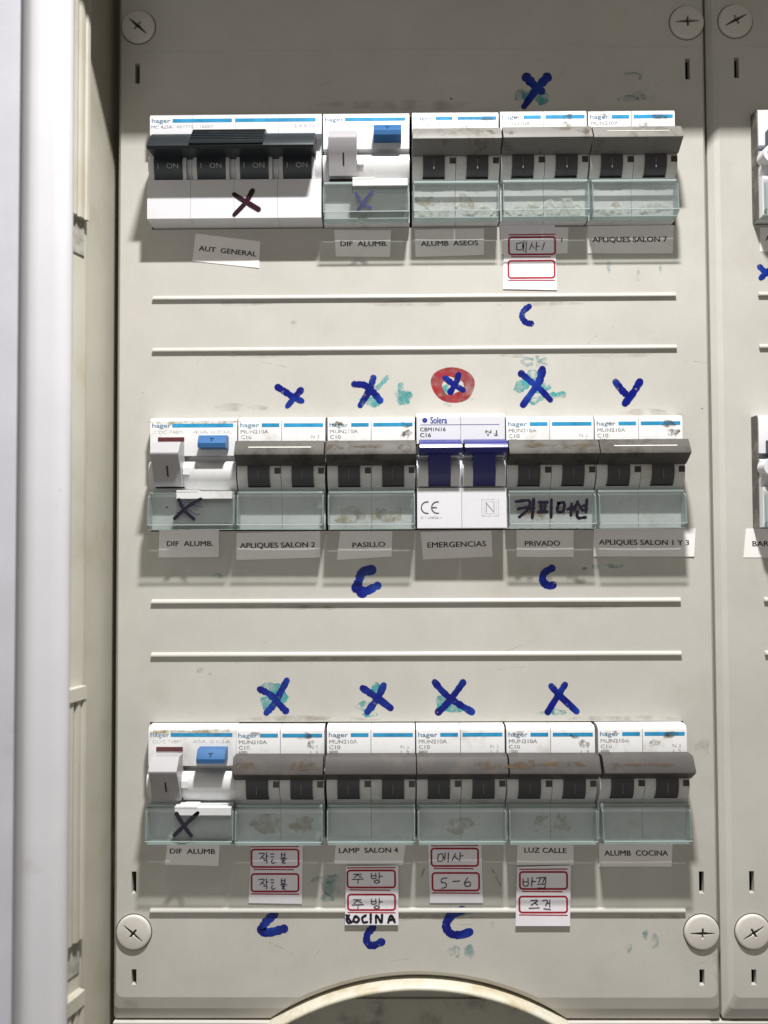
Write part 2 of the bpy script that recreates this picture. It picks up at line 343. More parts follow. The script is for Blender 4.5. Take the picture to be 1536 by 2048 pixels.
# ------------------------------------------------------------------ the cover panels
ARC = (10.1, -291.0)
def make_cover(x0, x1, dx, name, label, bev_l, bev_r, arch=True):
    o = empty(name, label, 'cover panel', (x0, -194, 0), 'cover panels side by side'); off = (-x0, 194, 0)
    YT, YB, YC = 331.0, -195.3, -185.4
    cx, cy = ARC[0] + dx, ARC[1]
    def ring(xa, xb, yb, R, r, n=26):
        pts = [(xa, YT)]
        for i in range(6):
            a = math.radians(180 + 90 * i / 5); pts.append((xa + r + r * math.cos(a), yb + r + r * math.sin(a)))
        if arch:
            a0 = math.asin((yb - cy) / R)
            for i in range(n + 1):
                a = (math.pi - a0) + (2 * a0 - math.pi) * i / n; pts.append((cx + R * math.cos(a), cy + R * math.sin(a)))
        for i in range(6):
            a = math.radians(270 + 90 * i / 5); pts.append((xb - r + r * math.cos(a), yb + r + r * math.sin(a)))
        pts.append((xb, YT)); return pts
    rc = ring(x0 + bev_l, x1 - bev_r, YC, 116.0, 3.0); rb = ring(x0, x1, YB, 112.9, 1.2)
    holes = []
    for ry in ROW: holes.append(rect((-98.6 if dx == 0 or ry > 0 else -96.2) + dx, 117.9 + dx, ry - 23.2, ry + 23.3))
    for (px, py, hh) in ((275, 147, 8.6), (1375, 138, 8.8), (268, 1765, 8.8), (1403, 1765, 8.8), (268, 1954, 6.2), (1404, 1955, 6.4)):
        q = un(px, py); holes.append(rect(q[0] - 1.0 + dx, q[0] + 1.0 + dx, q[1] - hh / 2, q[1] + hh / 2))
    bm = holes_face(rc, holes, 0.0)
    for h in holes: loop_wall(bm, h, 0.0, -2.6)
    n = len(rc); va = [bm.verts.new((p[0], p[1], 0.0)) for p in rc]; vm = [bm.verts.new((p[0] * .5 + q[0] * .5, p[1] * .5 + q[1] * .5, -1.0)) for p, q in zip(rc, rb)]
    vb = [bm.verts.new((q[0], q[1], -3.0)) for q in rb]; vc = [bm.verts.new((q[0], q[1], -8.0)) for q in rb]
    for i in range(n - 1):
        for A, B in ((va, vm), (vm, vb), (vb, vc)): bm.faces.new((A[i], A[i + 1], B[i + 1], B[i]))
    bmesh.ops.remove_doubles(bm, verts=bm.verts, dist=1e-4)
    link_mesh('cover_plate', finish(bm, 'cover_plate', 6), 'cover', o, off)
    for yy in (98.5, 76.9, -26.6, -48.2, -150.9):
        solid('ridge', lambda b: prism(b, [(yy + 1.15, -.2), (yy + 1.15, .25), (yy + .5, .95), (yy - .1, 1.12), (yy - .42, 1.05), (yy - .5, .9), (yy - .5, -.2)], -98 + dx, 117.4 + dx, 0.12), 'cover', o, off)
    solid('crease', lambda b: box(b, -104 + dx, 126 + dx, 202.6, 203.1, -0.2, 0.18, 0.08), 'cover', o, off)
    if arch:
        def rim(b):
            prof = [(112.4, -7), (112.4, 3.4), (111.9, 4.3), (111.2, 4.6), (110.5, 4.3), (110.2, 3.4), (110.2, -14)]
            n_ = 48; rings = []
            for i in range(n_ + 1):
                a = math.radians(28 + 124 * i / n_); rings.append([b.verts.new((cx + r * math.cos(a), cy + r * math.sin(a), z)) for r, z in prof])
            for i in range(n_):
                for j in range(len(prof) - 1): b.faces.new((rings[i][j], rings[i][j + 1], rings[i + 1][j + 1], rings[i + 1][j]))
        solid('arch_rim', rim, 'cover_old', o, off, 50)
    return o, off
cvL, offL = make_cover(-113.7, 131.8, 0.0, 'cover_panel', 'large beige cover panel with three rows of breakers, pen marks and arched finger recess', 1.9, 1.9)
cvR, offR = make_cover(132.7, 379.0, PITCH, 'cover_panel', 'second beige cover panel cut off by the right edge of the photo', 3.9, 1.9, False)

def screw(parent, off, px, py, ang, dx=0.0, q=None):
    q = q or un(px, py); x, y = q[0] + dx, q[1]
    ca, sa = math.cos(math.radians(ang)), math.sin(math.radians(ang))
    base = [(-4.9, -.22), (-1.6, -.55), (-.45, -.7), (-.42, -2.1), (.42, -2.1), (.45, -.7), (1.6, -.55), (4.9, -.22), (4.9, .22), (1.6, .55), (.45, .7), (.42, 2.1), (-.42, 2.1), (-.45, .7), (-1.6, .55), (-4.9, .22)]
    cross = [(u * ca - v * sa, u * sa + v * ca) for u, v in base]
    ex = [p for r in (2.0, 3.4, 4.8, 5.9) for p in circle(0, 0, r, 20, r) if min((p[0] - c[0]) ** 2 + (p[1] - c[1]) ** 2 for c in cross) > .12]
    dome = lambda px_, py_: 1.5 - 0.010 * (px_ ** 2 + py_ ** 2)
    bm = holes_face(circle(0, 0, 6.6, 40), [cross], 0, ex)
    for v in bm.verts: v.co.z = dome(v.co.x, v.co.y)
    rr = [(6.6, dome(6.6, 0)), (6.85, .85), (7.0, 0.55), (7.0, -0.4)]
    rings = [[bm.verts.new((r * math.cos(2 * math.pi * i / 40), r * math.sin(2 * math.pi * i / 40), z)) for i in range(40)] for r, z in rr]
    for A, B in zip(rings[:-1], rings[1:]):
        for i in range(40): bm.faces.new((A[i], A[(i + 1) % 40], B[(i + 1) % 40], B[i]))
    a = [bm.verts.new((u, v, dome(u, v))) for u, v in cross]; b = [bm.verts.new((u, v, -0.3)) for u, v in cross]
    for i in range(16): bm.faces.new((a[i], a[(i + 1) % 16], b[(i + 1) % 16], b[i]))
    bmesh.ops.remove_doubles(bm, verts=bm.verts, dist=1e-4)
    o = link_mesh('screw', finish(bm, 'screw', 40), 'screw', parent, (off[0] + x, off[1] + y, off[2]))
    b2 = bmesh.new(); vs2 = [b2.verts.new((u, v, 0.3)) for u, v in cross]; b2.faces.new(vs2)
    flat('cross_recess', b2, 'screw_slot', o)
    b3 = bmesh.new(); ribbon(b3, circle(0, 0, 7.25, 48), 0.32, 0.04, closed=True, smooth=False)
    flat('seat_gap', b3, 'screw_slot', o)
screw(cvL, offL, 277, 55, -42); screw(cvL, offL, 1373, 46, 2); screw(cvL, offL, 268, 1864, -40); screw(cvL, offL, 1403, 1864, 0)
screw(cvR, offR, 1470, 43, 28); screw(cvR, offR, 1505, 1863, 32)

# ------------------------------------------------------------------ breakers
NOSE = [(5.0, 3.0), (4.8, 5.8), (3.9, 7.4), (2.4, 8.2), (0.5, 8.4), (-1.6, 8.1), (-3.6, 7.2), (-5.2, 6.0), (-6.4, 5.4)]
def body_profile(plate_end=7.2, top=22.8, plate_z=6.0, flat_z=None):
    p = [(top, -8), (top, 3.6), (top - .25, 4.7), (top - .9, 5.6), (top - 1.8, plate_z), (plate_end, plate_z), (plate_end - .2, 2.2), (5.2, 2.2)] + NOSE
    if flat_z: p += [(-6.5, flat_z), (-22.3, flat_z + .1), (-22.6, flat_z - .4), (-22.6, -8)]
    else: p += [(-7.2, 4.0), (-22.5, 4.0), (-22.8, 3.4), (-22.8, -8)]
    return p
def pole(parent, x0, x1, mat='white', **k):
    return solid('module_body', lambda b: prism(b, body_profile(**k), x0, x1, 0.22, 2), mat, parent)
def curve_toggle(x0, x1, ytop, ybot, dz, name, mat, parent, extra_top=0.0):
    def f(b):
        fr = []
        for i in range(9):
            y = ytop + (ybot - ytop) * i / 8; z = 8.5 - 0.058 * (y - 0.6) ** 2 + dz; fr.append((y, z))
        fr[0] = (ytop, fr[0][1] + extra_top)
        prism(b, fr + [(ybot, 3), (ytop, 3)], x0, x1, 0.12, 1)
    return solid(name, f, mat, parent)
def window(parent, W):
    prof_o = [(-7.6, 4.6), (-7.6, 7.4), (-8.4, 9.8), (-9.6, 10.6), (-20.6, 11.2), (-21.5, 10.6), (-22.3, 8.6), (-22.4, 4.4)]
    prof_i = [(y + (0.7 if y < -15 else -0.7 if y > -9 else 0), z - (0.8 if 4.7 < z else 0)) for y, z in prof_o]
    def f(b):
        prism(b, prof_o + prof_i[::-1], 0.25, W - 0.25)
    o = solid('terminal_window', f, 'window', parent, sharp=25)
    def g(b):
        for x in (0.3, W - .7): prism(b, [(-8.4, 4.6), (-8.4, 7.3), (-9.9, 9.7), (-20.4, 10.3), (-21.6, 8.4), (-21.7, 4.5)], x, x + 0.4)
        box(b, 0.5, W - 0.5, -8.2, -7.4, 7.2, 8.2, .1); box(b, 0.5, W - 0.5, -22.8, -22.45, 4.2, 9.0, 0.1); box(b, 0.5, W - 0.5, -20.9, -20.6, 11.15, 11.5)
    solid('window_edge', g, 'window_edge', o)
    return o
def prints(parent, W, sub=('MUN210A', 'C10', '6000'), stripe=(9.5, 16.6, 18.4, 34.3), zz=6.05):
    b = bmesh.new(); text_bm(b, 'hager', 0.8, 19.6, 1.75, zz, 7.6, 0.018); flat('printed_logo', b, 'print_logo', parent)
    b = bmesh.new()
    for i in range(0, len(stripe), 2):
        vs4 = [b.verts.new(p) for p in ((stripe[i], 18.7, zz), (stripe[i + 1], 18.7, zz), (stripe[i + 1], 20.2, zz), (stripe[i], 20.2, zz))]; b.faces.new(vs4)
    flat('printed_stripe', b, 'print_blue', parent)
    b = bmesh.new()
    if sub[0] == 'MUN210A':
        text_bm(b, sub[0], 1.0, 16.9, 1.5, zz, 11.2, 0.008); text_bm(b, sub[1], 1.0, 14.7, 1.5, zz, 4.3, 0.008); text_bm(b, sub[2], 1.0, 12.9, 1.0, zz, 3.4, 0.02)
        text_bm(b, 'N 2', 29.4, 14.8, 1.3, zz, 3.4); text_bm(b, '1 3', 29.6, 12.8, 1.1, zz, 3.0)
    return b
GB = 'two pole breakers'
def make_breaker(bar='bar_light', rib=True):
    W = 35.1
    o = empty('circuit_breaker', '', 'circuit breaker', (0, 0, 0), GB)
    pole(o, 0, 17.45); pole(o, 17.65, W)
    flat('printed_text', prints(o, W), 'print_grey', o)
    h = solid('handle_bar', lambda b: prism(b, [(12.4, 6.3), (12.4, 11.8), (11.9, 12.4), (7.4, 15.0), (6.6, 15.1), (2.9, 9.6), (2.7, 8.7), (4.0, 6.3)], 0.0, W + .1, 0.25, 2), bar, o)
    if rib: solid('handle_rib', lambda b: prism(b, [(9.7, 13.4), (9.85, 13.7), (9.5, 13.95), (9.3, 13.7)], 5.5, 30.2, 0.04, 1), 'screw', h)
    for x in (4.3, 21.9):
        t = curve_toggle(x, x + 8.7, 3.4, -5.2, 0.7, 'toggle', 'charcoal', o)
        solid('toggle_mark', lambda b: box(b, x + 4.1, x + 4.5, -2.9, 1.0, 8.6, 9.25), 'toggle_white', t)
        solid('toggle_gap', lambda b: box(b, x - 0.15, x + 8.85, -5.75, -5.25, 4, 6.45), 'black_gap', t)
    for x in (15.0, 32.5):
        solid('indicator', lambda b: box(b, x, x + 2.4, -0.4, 2.0, 5, 8.5, 0.1), 'brown_window', o)
    window(o, W); return o
def make_rcd(red=True):
    W = 35.1
    o = empty('residual_current_breaker', '', 'circuit breaker', (0, 0, 0), 'residual current breakers with a blue test button')
    pole(o, 0, W)
    flat('printed_text', prints(o, W, ('x',), (8.9, 33.6)), 'print_faint', o)
    b = bmesh.new(); text_bm(b, 'CDC 748M', 1.6, 16.8, 1.3, 6.05, 11.5, 0.0); text_bm(b, '40A 0.03A', 17.5, 16.8, 1.3, 6.05, 15.5, 0.0)
    flat('printed_text', b, 'print_faint', o)
    if red: solid('indicator', lambda b: box(b, 3.2, 13.8, 13.0, 14.7, 5, 6.25, 0.1), 'maroon', o)
    l = solid('lever', lambda b: prism(b, [(12.2, 6), (12.2, 11.4), (11.7, 12.0), (7.6, 15.3), (6.9, 15.3), (2.5, 12.4), (-1.5, 10.8), (-5.4, 9.5), (-5.4, 4), (3, 4)], 2.7, 13.8, 0.3, 2), 'lever', o)
    solid('lever_mark', lambda b: prism(b, [(2.6, 12.3), (2.6, 12.6), (-1.6, 10.97), (-1.6, 10.6)], 8.3, 8.9), 'type_black', l)
    solid('lever_pivot', lambda b: box(b, 14.0, 16.6, -0.6, 2.0, 7.5, 9.1, 0.6), 'white', l)
    solid('lever_gap', lambda b: box(b, 2.5, 14.0, -6.0, -5.45, 4, 6.5), 'black_gap', l)
    t = solid('test_button', lambda b: prism(b, [(14.9, 5.5), (14.9, 10.2), (14.3, 10.9), (11.6, 12.6), (9.9, 12.4), (9.6, 5.5)], 20.7, 31.8, 0.25, 2), 'blue_button', o)
    bb = bmesh.new(); text_bm(bb, 'T', 0, 0, 1.5, 0, 1.7, 0.02, 0, 'c')
    for v in bb.verts:
        k = v.co.y; v.co = Vector((26.2 + v.co.x, 13.1 + k * .82, 11.75 - k * .55 + .12))
    me = finish(bb, 'button_letter'); link_mesh('button_letter', me, 'type_black', t)
    solid('label_holder', lambda b: (box(b, 12.2, 34.2, -10.4, -7.5, 4.5, 11.6, 0.25), box(b, 12.2, 21, -7.7, -7.0, 5, 11.7, .1)), 'white', o)
    window(o, W); return o
ink_n = [0]
def ink_on(name, parent, off, mat, strokes, z, wd, jitter=0.10, label=None, zpix=None, blobs=()):
    b = bmesh.new()
    for i, st in enumerate(strokes):
        ww, tp = wd, None
        if isinstance(st, dict): ww = st.get('w', wd); tp = st.get('t'); st = st['p']
        if mat.startswith('marker'): ww *= 1.3
        ribbon(b, [un(px, py, z) for px, py in st], ww, z + 0.012 * i, jitter, taper=tp)
    for i, (px, py, rx, ry) in enumerate(blobs):
        q = un(px, py, z); blob(b, q[0], q[1], rx, ry, z + 0.012 * (i + len(strokes)))
    o = flat(name, b, mat, parent, off)
    if label: o['label'] = label
    return o
def child_off(o):                            # millimetre offset that turns panel coordinates into the child space of thing o
    l = o.location; return (-l.x / S, -l.z / S, l.y / S)
def place(o, x, row, label, z=0.0, rz=0.0):
    o.location = TOB @ (Vector((x, ROW[row] + (random.uniform(-.18, .18) if row else random.uniform(-.1, .1)), z)) * S); o['label'] = label; o.rotation_euler = (0, rz, 0); return o

protoA = make_breaker('bar_light', False); protoA2 = make_breaker('bar_light', True); protoB = make_breaker('grime_bar', True); protoC = make_breaker('grime_bar', False); protoD = make_breaker('dark_bar', False)
used = set()
def inst(pr):
    if pr.name not in used: used.add(pr.name); return pr
    return copy_tree(pr)
cb = {}
spec = [
 ('a3', protoA, 9.3, 0, 'two pole breaker with grey bar above the ALUMB ASEOS label in the top row', 0),
 ('a4', protoA, 45.2, 0, 'two pole breaker above the red framed sticker of the top row, under a blue cross', 0),
 ('a5', protoA2, 81.0, 0, 'rightmost two pole breaker of the top row, above the APLIQUES SALON 7 label', 0),
 ('b2', protoB, -61.6, 1, 'two pole breaker with grey bar above the APLIQUES SALON 2 label', 0),
 ('b3', protoC, -25.4, 1, 'two pole breaker with stained grey bar above the PASILLO label', 0),
 ('b5', protoC, 46.5, 1, 'two pole breaker with black handwriting on its window above the PRIVADO label', 0),
 ('b6', protoB, 82.1, 1, 'two pole breaker above the APLIQUES SALON 1 Y 3 label, rightmost of the middle row', 0),
 ('c2', protoD, -62.2, 2, 'two pole breaker with brown stained bar, second from left in the bottom row', 0),
 ('c3', protoD, -26.0, 2, 'two pole breaker above the LAMP SALON 4 label in the bottom row', 0),
 ('c4', protoD, 9.7, 2, 'two pole breaker above the red framed sticker reading 5-6 in the bottom row', 0),
 ('c5', protoD, 45.5, 2, 'two pole breaker above the LUZ CALLE label in the bottom row', 0),
 ('c6', protoD, 81.9, 2, 'two pole breaker above the ALUMB COCINA label, rightmost of the bottom row', 0)]
zj = {'a3': 0, 'a4': 0.2, 'a5': 0.1, 'b2': 0, 'b3': .15, 'b5': .1, 'b6': .25, 'c2': 0, 'c3': .1, 'c4': 0, 'c5': .1, 'c6': .3}
for k, pr, x, r, lab, _ in spec: cb[k] = place(inst(pr), x, r, lab, zj[k], random.uniform(-.003, .003))
protoR = make_rcd(True)
cb['b1'] = place(protoR, -97.2, 1, 'residual current breaker with a blue button at the left end of the middle row')
cb['c1'] = place(copy_tree(protoR), -97.4, 2, 'yellowed residual current breaker with a blue button at the left end of the bottom row', 0, .002)
cb['a2'] = place(make_rcd(False), -27.0, 0, 'residual current breaker with blue button in the top row, beside the black four pole switch')

# main four pole breaker
mb = empty('main_switch', 'white four pole main breaker with one wide black lever, left end of the top row', 'circuit breaker', (-97.9, ROW[0], 0))
W4 = 70.3
for i in range(4):
    pole(mb, i * 17.6, i * 17.6 + 17.5, 'white_clean', plate_end=13.5, flat_z=9.2)
    x = i * 17.35 + 3.0
    t = curve_toggle(x, x + 11.4, 3.6, -6.0, 2.4, 'toggle', 'black', mb, 0.6)
    def cheek(b, x=x):
        for xx in (x - 1.5, x + 11.5): prism(b, [(4.6, 4), (4.6, 8.2), (3.2, 9.6), (0, 10.4), (-3, 10.0), (-5.2, 9.3), (-6.4, 9.25), (-6.4, 4)], xx, xx + 1.4, .2, 1)
    solid('toggle_cheek', cheek, 'white', mb)
    b = bmesh.new(); text_bm(b, 'I', 1.6, 0, 1.9, 0, .25, 0); text_bm(b, 'ON', 5.2, 0, 1.9, 0, 4.7, 0.0)
    for v in b.verts:
        y = -1.4 + v.co.y; v.co = Vector((x + v.co.x, y, 8.5 - .058 * (y - .6) ** 2 + 2.4 + .1))
    link_mesh('toggle_lettering', finish(b, 'toggle_lettering'), 'lettering_grey', t)
def bar4(b):
    prism(b, [(10.8, 7), (10.8, 12.2), (10.0, 13.4), (3.4, 19.6), (2.3, 19.9), (1.4, 19.0), (2.4, 12), (2.2, 7)], 2.9, 68.2, .35, 2)
lv = solid('lever_bar', bar4, 'black', mb)
def ribs(b):
    prism(b, [(12.0, 7.5), (12.0, 13.2), (11.4, 14.1), (3.9, 20.6), (3.0, 20.3), (3.4, 8)], 19.6, 48.6, .2, 1)
    for k in range(6):
        t = k / 5.6; y = 11.3 - 6.6 * t; z = 14.2 + 5.7 * t; prism(b, [(y, z - .3), (y + .05, z + .35), (y - .5, z + .8), (y - .5, z + .1)], 19.8, 48.4)
solid('lever_ribs', ribs, 'black', lv)
b = prints(mb, W4, ('x',), (9.3, 33.6, 34.9, 67.8)); text_bm(b, 'MC 425A', 0.6, 17.0, 1.3, 6.05, 8.6, .006); text_bm(b, '433775 - 16007', 10.8, 17.0, 1.2, 6.05, 15.2)
text_bm(b, '2 4 6 N', 59, 17.0, 1.4, 6.05, 8, 0); flat('printed_text', b, 'print_grey', mb)

# breaker with navy levers
so = empty('circuit_breaker', 'clean white breaker with two navy blue levers and a CE mark in the middle row', 'circuit breaker', (10.4, ROW[1], 0.6))
for x0 in (0, 17.75):
    pole(so, x0, x0 + 17.6, 'white_clean', top=24.0, plate_end=11.5, plate_z=7.0, flat_z=9.4)
    solid('lever_bar', lambda b: prism(b, [(12.6, 7), (12.6, 11.6), (12.0, 14.4), (10.6, 16.6), (8.8, 17.4), (7.0, 16.6), (6.4, 14.6), (6.8, 7)], x0 + .7 + (0.0 if x0 else 0.2), x0 + 17.3, .4, 3), 'navy', so)
    t = solid('toggle', lambda b: prism(b, [(7.6, 6), (7.6, 14.6), (4.5, 13.0), (-0.6, 11.3), (-1.0, 10.75), (-5.0, 9.8), (-5.6, 9.5), (-5.6, 5)], x0 + 4.6, x0 + 13.1, .15, 1), 'navy', so)
    def chk(b, x0=x0):
        for xa, xb in ((x0 + .4, x0 + 4.4), (x0 + 13.3, x0 + 17.3)):
            prism(b, [(3.0, 5), (3.0, 9.2), (2.2, 10.2), (0.5, 10.8), (-2, 10.6), (-4.6, 9.8), (-5.8, 9.45), (-5.8, 5)], xa, xb, .2, 1)
            prism(b, [(6.6, 5), (6.6, 9.6), (6.2, 9.9), (5.9, 9.6), (5.9, 5)], xa, xb, .1, 1)
    solid('toggle_shoulder', chk, 'white_clean', so)
zz = 7.06
b = bmesh.new(); text_bm(b, 'Solera', 5.6, 21.0, 2.7, zz, 6.6, .012); blob(b, 3.3, 20.9, 1.0, 1.0, zz, .03)
b.faces.new([b.verts.new(p) for p in ((1.6, 19.0, zz), (33.2, 19.0, zz), (33.2, 19.18, zz), (1.6, 19.18, zz))])
flat('printed_logo', b, 'print_navy', so)
b = bmesh.new(); text_bm(b, 'CBM1N16', 1.4, 17.3, 1.5, zz, 10.2, .004); text_bm(b, 'C16', 1.4, 15.0, 1.6, zz, 4.3, .02); text_bm(b, 'N 1', 27.6, 16.2, 1.2, zz, 4.6, .01); text_bm(b, '1 2', 28.4, 15.0, .9, zz, 4.2, .01)
flat('printed_text', b, 'print_dark', so)
b = bmesh.new(); zf = 9.56
def arc(cx, cy, r, a0, a1, n=14): return [(cx + r * math.cos(math.radians(a0 + (a1 - a0) * i / n)), cy + r * math.sin(math.radians(a0 + (a1 - a0) * i / n))) for i in range(n + 1)]
ribbon(b, arc(3.9, -14.2, 2.3, 80, 280), .42, zf, smooth=False); ribbon(b, arc(8.0, -14.2, 2.3, 80, 280), .42, zf, smooth=False); ribbon(b, [(5.9, -14.2), (7.6, -14.2)], .42, zf + .01)
flat('ce_mark', b, 'print_dark', so)
b = bmesh.new(); text_bm(b, 'EN 60898-1', 1.4, -18.2, .95, zf, 8.2, 0)
for r0, r1, wd in ((25.6, 32.2, .22), (26.5, 31.3, .15)): ribbon(b, rect(r0, r1, -17.6 + (r0 - 25.6), -11.0 - (r0 - 25.6)), wd, zf, closed=True, smooth=False)
for st in (((27.4, -16.2), (27.4, -12.4)), ((27.4, -12.4), (30.4, -16.2)), ((30.4, -16.2), (30.4, -12.4))): ribbon(b, st, .3, zf + .01, smooth=False)
flat('printed_text', b, 'print_grey', so)

# partly seen breakers of the second panel
def disc(b, cx, cy, rr_, z0, z1):
    t = bmesh.new(); a = [t.verts.new((x, y, z0)) for x, y in circle(cx, cy, rr_, 28)]; c = [t.verts.new((x, y, z1)) for x, y in circle(cx, cy, rr_, 28)]
    t.faces.new(a); t.faces.new(c[::-1])
    for i in range(28): t.faces.new((a[i], a[(i + 1) % 28], c[(i + 1) % 28], c[i]))
    bevel_all(t, .5, 2); merge(b, t)
def make_knob_breaker(row, label, x=149.9):
    o = empty('circuit_breaker', label, 'circuit breaker', (x, ROW[row], 0), 'breakers at the right edge')
    pole(o, 0, 17.5, 'white_clean', top=22.8, flat_z=8.6)
    k = solid('pivot_disc', lambda b: disc(b, 2.6, 1.2, 3.5, 6, 12.0), 'white_clean', o)
    solid('side_shade_panel', lambda b: box(b, -.35, -.02, -22.5, 22.5, 0, 5.4), 'dim_side', o)  # thin dark sheet: side shade put into the colour, with speckled grime
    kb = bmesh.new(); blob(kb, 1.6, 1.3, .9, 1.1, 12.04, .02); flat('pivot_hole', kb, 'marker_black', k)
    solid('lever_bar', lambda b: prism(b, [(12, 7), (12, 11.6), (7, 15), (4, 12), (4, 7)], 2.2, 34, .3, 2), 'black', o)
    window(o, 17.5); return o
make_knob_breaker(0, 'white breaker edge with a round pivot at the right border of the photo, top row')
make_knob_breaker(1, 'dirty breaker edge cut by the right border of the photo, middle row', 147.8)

# dirt and residue on breakers, as thin films of their own
def film(key, mat, name, blobs, z):
    for i, (x, y, rx, ry) in enumerate(blobs):
        b = bmesh.new(); blob(b, x, y, rx, ry, (z if z < 7 else z - 3.4) + .012 * i, .3); flat(name, b, mat, cb[key])
film('a3', 'powder', 'residue', [(5, -18.2, 4.2, 2.6), (12.5, -18.6, 3.2, 2.0), (23, -17, 4.5, 2.6), (30, -18, 3.6, 2.4)], 8.0)
film('a4', 'powder', 'residue', [(6, -18, 4.2, 2.2), (13.5, -18, 3.2, 3.4), (21, -17.5, 3.4, 3.2), (28, -17, 5, 3.6)], 8.0)
film('a3', 'yellowing', 'stain', [(6, -14, 4.5, 2.4), (22, -15, 3.0, 4)], 7.6)
film('a5', 'powder', 'residue', [(9, -18.5, 6, 1.6), (26, -17, 6, 2.2)], 8.0); film('a5', 'yellowing', 'stain', [(11.5, -16, 1.8, 1.6)], 7.6)
film('b3', 'yellowing', 'stain', [(9, -17, 6, 3), (24, -17, 6, 3)], 7.6); film('b3', 'grime', 'stain', [(12, -16, 1.8, 1.6), (21, -16, 2.2, 1.8)], 7.7)
film('c2', 'yellowing', 'stain', [(12, -16, 7, 3.6), (26, -16.5, 5, 3)], 7.6); film('c4', 'yellowing', 'stain', [(17, -17, 5, 3.4)], 7.6); film('c5', 'yellowing', 'stain', [(14, -17, 5, 3.2), (22, -16, 4, 3)], 7.6)
film('b5', 'yellowing', 'stain', [(13, -16, 6, 3.2), (26, -15, 4, 2.6)], 7.6)
for kx in ('a3', 'a4', 'b3', 'c2', 'c5', 'c6', 'b6', 'a5'):
    film(kx, 'grime', 'smudge', [(random.uniform(3, 8), 20, 2.2, .9), (random.uniform(27, 31), 19.3, 3.0, 1.2), (random.uniform(18, 33), 16, 2.0, 1.4)], 6.12)
for kx in ('b1', 'c1'):
    film(kx, 'yellowing', 'stain', [(8, 20.8, 7, .8), (25, 20.9, 9, .9)], 6.12)
def bar_film(key, spots, mat='grime', name='smudge'):
    for i, (x, t, rx, ry) in enumerate(spots):
        b = bmesh.new(); blob(b, x, 0 + (t - .5) * 4, rx, ry, .012 * i, .35)
        for v in b.verts:
            k = v.co.y; v.co = Vector((v.co.x, 9.65 + k * .86, 13.75 - k * .5 + .14 + v.co.z))
        flat(name, b, mat, cb[key])
bar_film('a3', [(31, .5, 2.0, 1.3)]); bar_film('a4', [(2.4, .4, 2.4, 1.5), (32, .5, 2.6, 1.6)]); bar_film('b3', [(3, .5, 3, 1.6), (17, .6, 8, .8), (31, .4, 3.6, 1.8)])
bar_film('b5', [(12, .6, 6, .9), (27, .5, 7, 1.2)]); bar_film('c2', [(4, .5, 5, 1.6), (27, .5, 7, 1.6)]); bar_film('c4', [(28, .5, 5, 1.5)]); bar_film('c5', [(5, .5, 6, 1.6), (20, .6, 9, 1)]); bar_film('c6', [(4, .3, 3, 1.4), (18, .5, 9, .8)])

# ------------------------------------------------------------------ ink: coordinates read off enlarged crops
K = 2.4774
def R(ox, oy): return lambda *p: [(ox + p[i] / K, oy + p[i + 1] / K) for i in range(0, len(p), 2)]
Z1, Z2, Z3, Z4, Z5, Z6 = R(220, 130), R(800, 130), R(220, 720), R(800, 720), R(220, 1340), R(800, 1340)
def P(f, *p): return f(*p)
def mark(name, mat, strokes, wd, label, blobs=(), z=0.06, jitter=.15): return ink_on(name, cvL, offL, mat, strokes, z, wd, jitter, label, blobs=blobs)
sm_n = [0]
def smear(mat, blobs, strokes=(), wd=2.0, name='ink_smear', z=0.02):
    for x in list(blobs) + list(strokes):
        sm_n[0] = (sm_n[0] + 1) % 30; zz_ = z + .001 * sm_n[0]
        if len(x) == 4 and not isinstance(x[0], tuple): ink_on(name, cvL, offL, mat, [], zz_, wd, blobs=[x])
        else: ink_on(name, cvL, offL, mat, [x], zz_, wd, .3)
def bl(f, x, y, rx, ry): q = f(x, y)[0]; return (q[0], q[1], rx, ry)
# teal smears first (below the blue strokes)
smear('teal', [bl(Z2, 700, 165, 3.4, 2.8), bl(Z2, 630, 140, 2.6, 3.4)]); smear('teal_faint', [bl(Z2, 600, 150, 3.4, 2.2)])
smear('teal_faint', [bl(Z2, 1150, 42, 4, .6), bl(Z2, 1190, 60, .7, 1.2), bl(Z2, 1200, 158, 2.4, 1.2), bl(Z2, 1130, 165, 5, 1.2)])
smear('teal', [bl(Z3, 1295, 205, 4.2, 2.4)], [P(Z3, 1372, 88, 1320, 145)], 1.9)
smear('teal', [bl(Z3, 1450, 180, 3.0, 4.0), bl(Z3, 1478, 185, 1.6, 2.6)], [P(Z3, 1440, 125, 1445, 210)], 2.0)
smear('teal', [bl(Z4, 665, 90, 3.2, 3.6), bl(Z4, 600, 130, 3.0, 2.6), bl(Z4, 700, 140, 3.6, 2.4)], [P(Z4, 660, 205, 720, 180, 805, 172)], 2.6)
smear('teal_faint', [], [P(Z4, 655, -5, 620, -8, 605, 10, 625, 25, 650, 20), P(Z4, 680, -15, 682, 25), P(Z4, 720, -5, 685, 8, 728, 20)], 1.3)
smear('teal', [bl(Z5, 800, 95, 4.0, 3.2), bl(Z5, 790, 165, 3.4, 3.4), bl(Z5, 850, 130, 2.8, 2.8)])
smear('teal', [bl(Z5, 1265, 180, 4.2, 2.0), bl(Z5, 1325, 100, 2.4, 3.2), bl(Z5, 1285, 215, 3.2, 1.6)])
smear('teal', [bl(Z6, 215, 165, 3.0, 3.8), bl(Z6, 270, 185, 6.0, 2.0)]); smear('teal', [bl(Z6, 780, 208, 3.4, 1.3), bl(Z6, 700, 212, 2.2, .6)])
